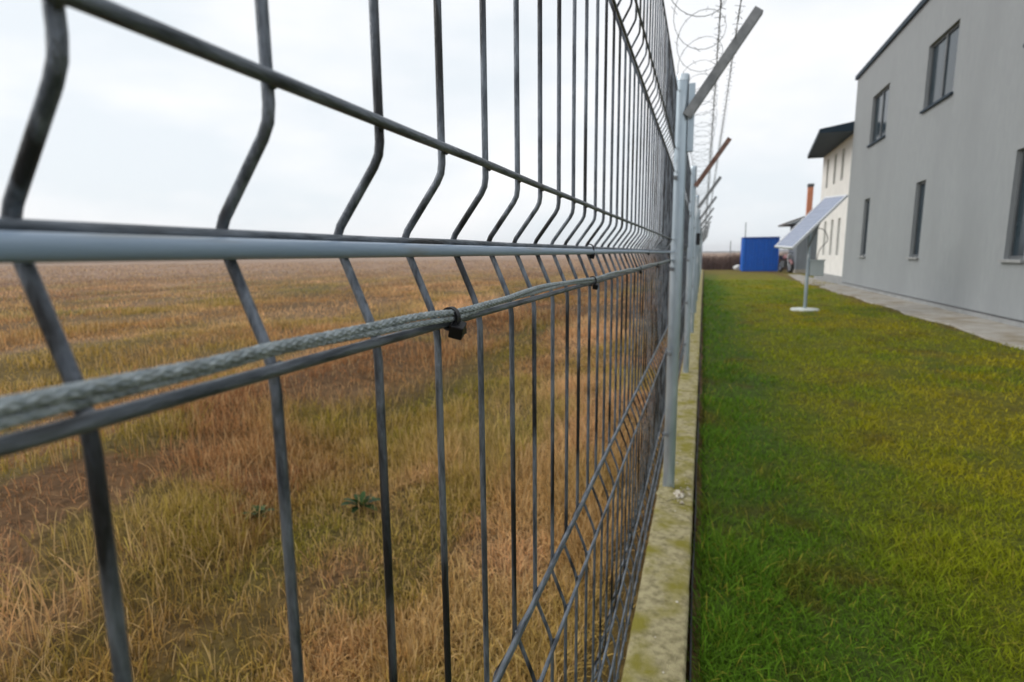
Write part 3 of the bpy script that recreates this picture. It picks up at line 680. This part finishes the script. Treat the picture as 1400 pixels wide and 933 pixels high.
fw_ = MB(); kk = 900; v = []
for i in range(kk+1):
    a = R(-80)+R(150)*i/kk; d = 1150; h = 1.5+7*max(0, float(fbm(np.array([i*.035]), np.array([3.3]), 111)[0])-.38)+1.5*random.random()*float(vnoise(np.array([i*.1]), np.array([8.]), 5)[0])
    v += [(d*math.sin(a), d*math.cos(a), -1), (d*math.sin(a), d*math.cos(a), h), ((d+30)*math.sin(a), (d+30)*math.cos(a), h*.9), ((d+30)*math.sin(a), (d+30)*math.cos(a), -1)]
fw_.add(v, [(i*4+j, i*4+j+1, i*4+5+j, i*4+4+j) for i in range(kk) for j in range(3)])
tag(fw_.build('distant_woods', M['woods']), 'low hazy line of far woods along the horizon', 'woods', kind='stuff')

# ------------------------------------------------------------------ a few broad-leaved weeds in the field
def weed(x, y, s, label, seed):
    rnd = random.Random(seed); z = float(field_h(np.array([x]), np.array([y]))[0])
    t = thing('weed', label, 'weed', (x, y, z-.012), 'broad leaved weeds in the dry grass')
    for i in range(16):
        a = i*2.4+rnd.uniform(-.3, .3); L = s*rnd.uniform(.5, 1.2); w = L*.2; ca, sa = math.cos(a), math.sin(a); v = []
        for q, ww in ((0, .15), (.3, .8), (.6, 1), (.85, .6), (1, .05)):
            rad = L*q; zz = L*((.6+.05*i)*q-.55*q*q)+.015
            for sgn, dz in ((-1, .15), (0, 0), (1, .15)): v.append((ca*rad-sa*w*ww*sgn, sa*rad+ca*w*ww*sgn, zz+abs(sgn)*dz*w*ww))
        f = [(k*3+j, k*3+j+1, k*3+4+j, k*3+3+j) for k in range(4) for j in (0, 1)]
        me = MB().add(v, f).mesh('leaf', M['weed'], True); set_tint(me, np.tile(np.array([.024, .05, .014])*rnd.uniform(.6, 1.9), (len(v), 1)))
        link('leaf', me, t)
weed(-1.37, 1.95, .085, 'dark green leafy weed low in the dry grass left of centre', 1)
weed(-1.75, 1.75, .06, 'tiny dark green weed among straw at the lower left', 3)
weed(-.98, 2.75, .06, 'small leafy weed farther back, seen between the thin wires', 4)

# ------------------------------------------------------------------ damp air
hm = bpy.data.materials.new('damp_air'); hm.use_nodes = True; hn = hm.node_tree; hn.nodes.clear()
ho = hn.nodes.new('ShaderNodeOutputMaterial'); hv = hn.nodes.new('ShaderNodeVolumePrincipled')
hv.inputs['Color'].default_value = (.93, .94, .97, 1); hv.inputs['Density'].default_value = .0006; hv.inputs['Anisotropy'].default_value = .2
hn.links.new(hv.outputs['Volume'], ho.inputs['Volume'])
tag(MB().box(-1700, -1700, -2.2, 1700, 1700, 14).build('haze', hm), 'thin pale damp air lying over the whole field', 'haze', kind='stuff')
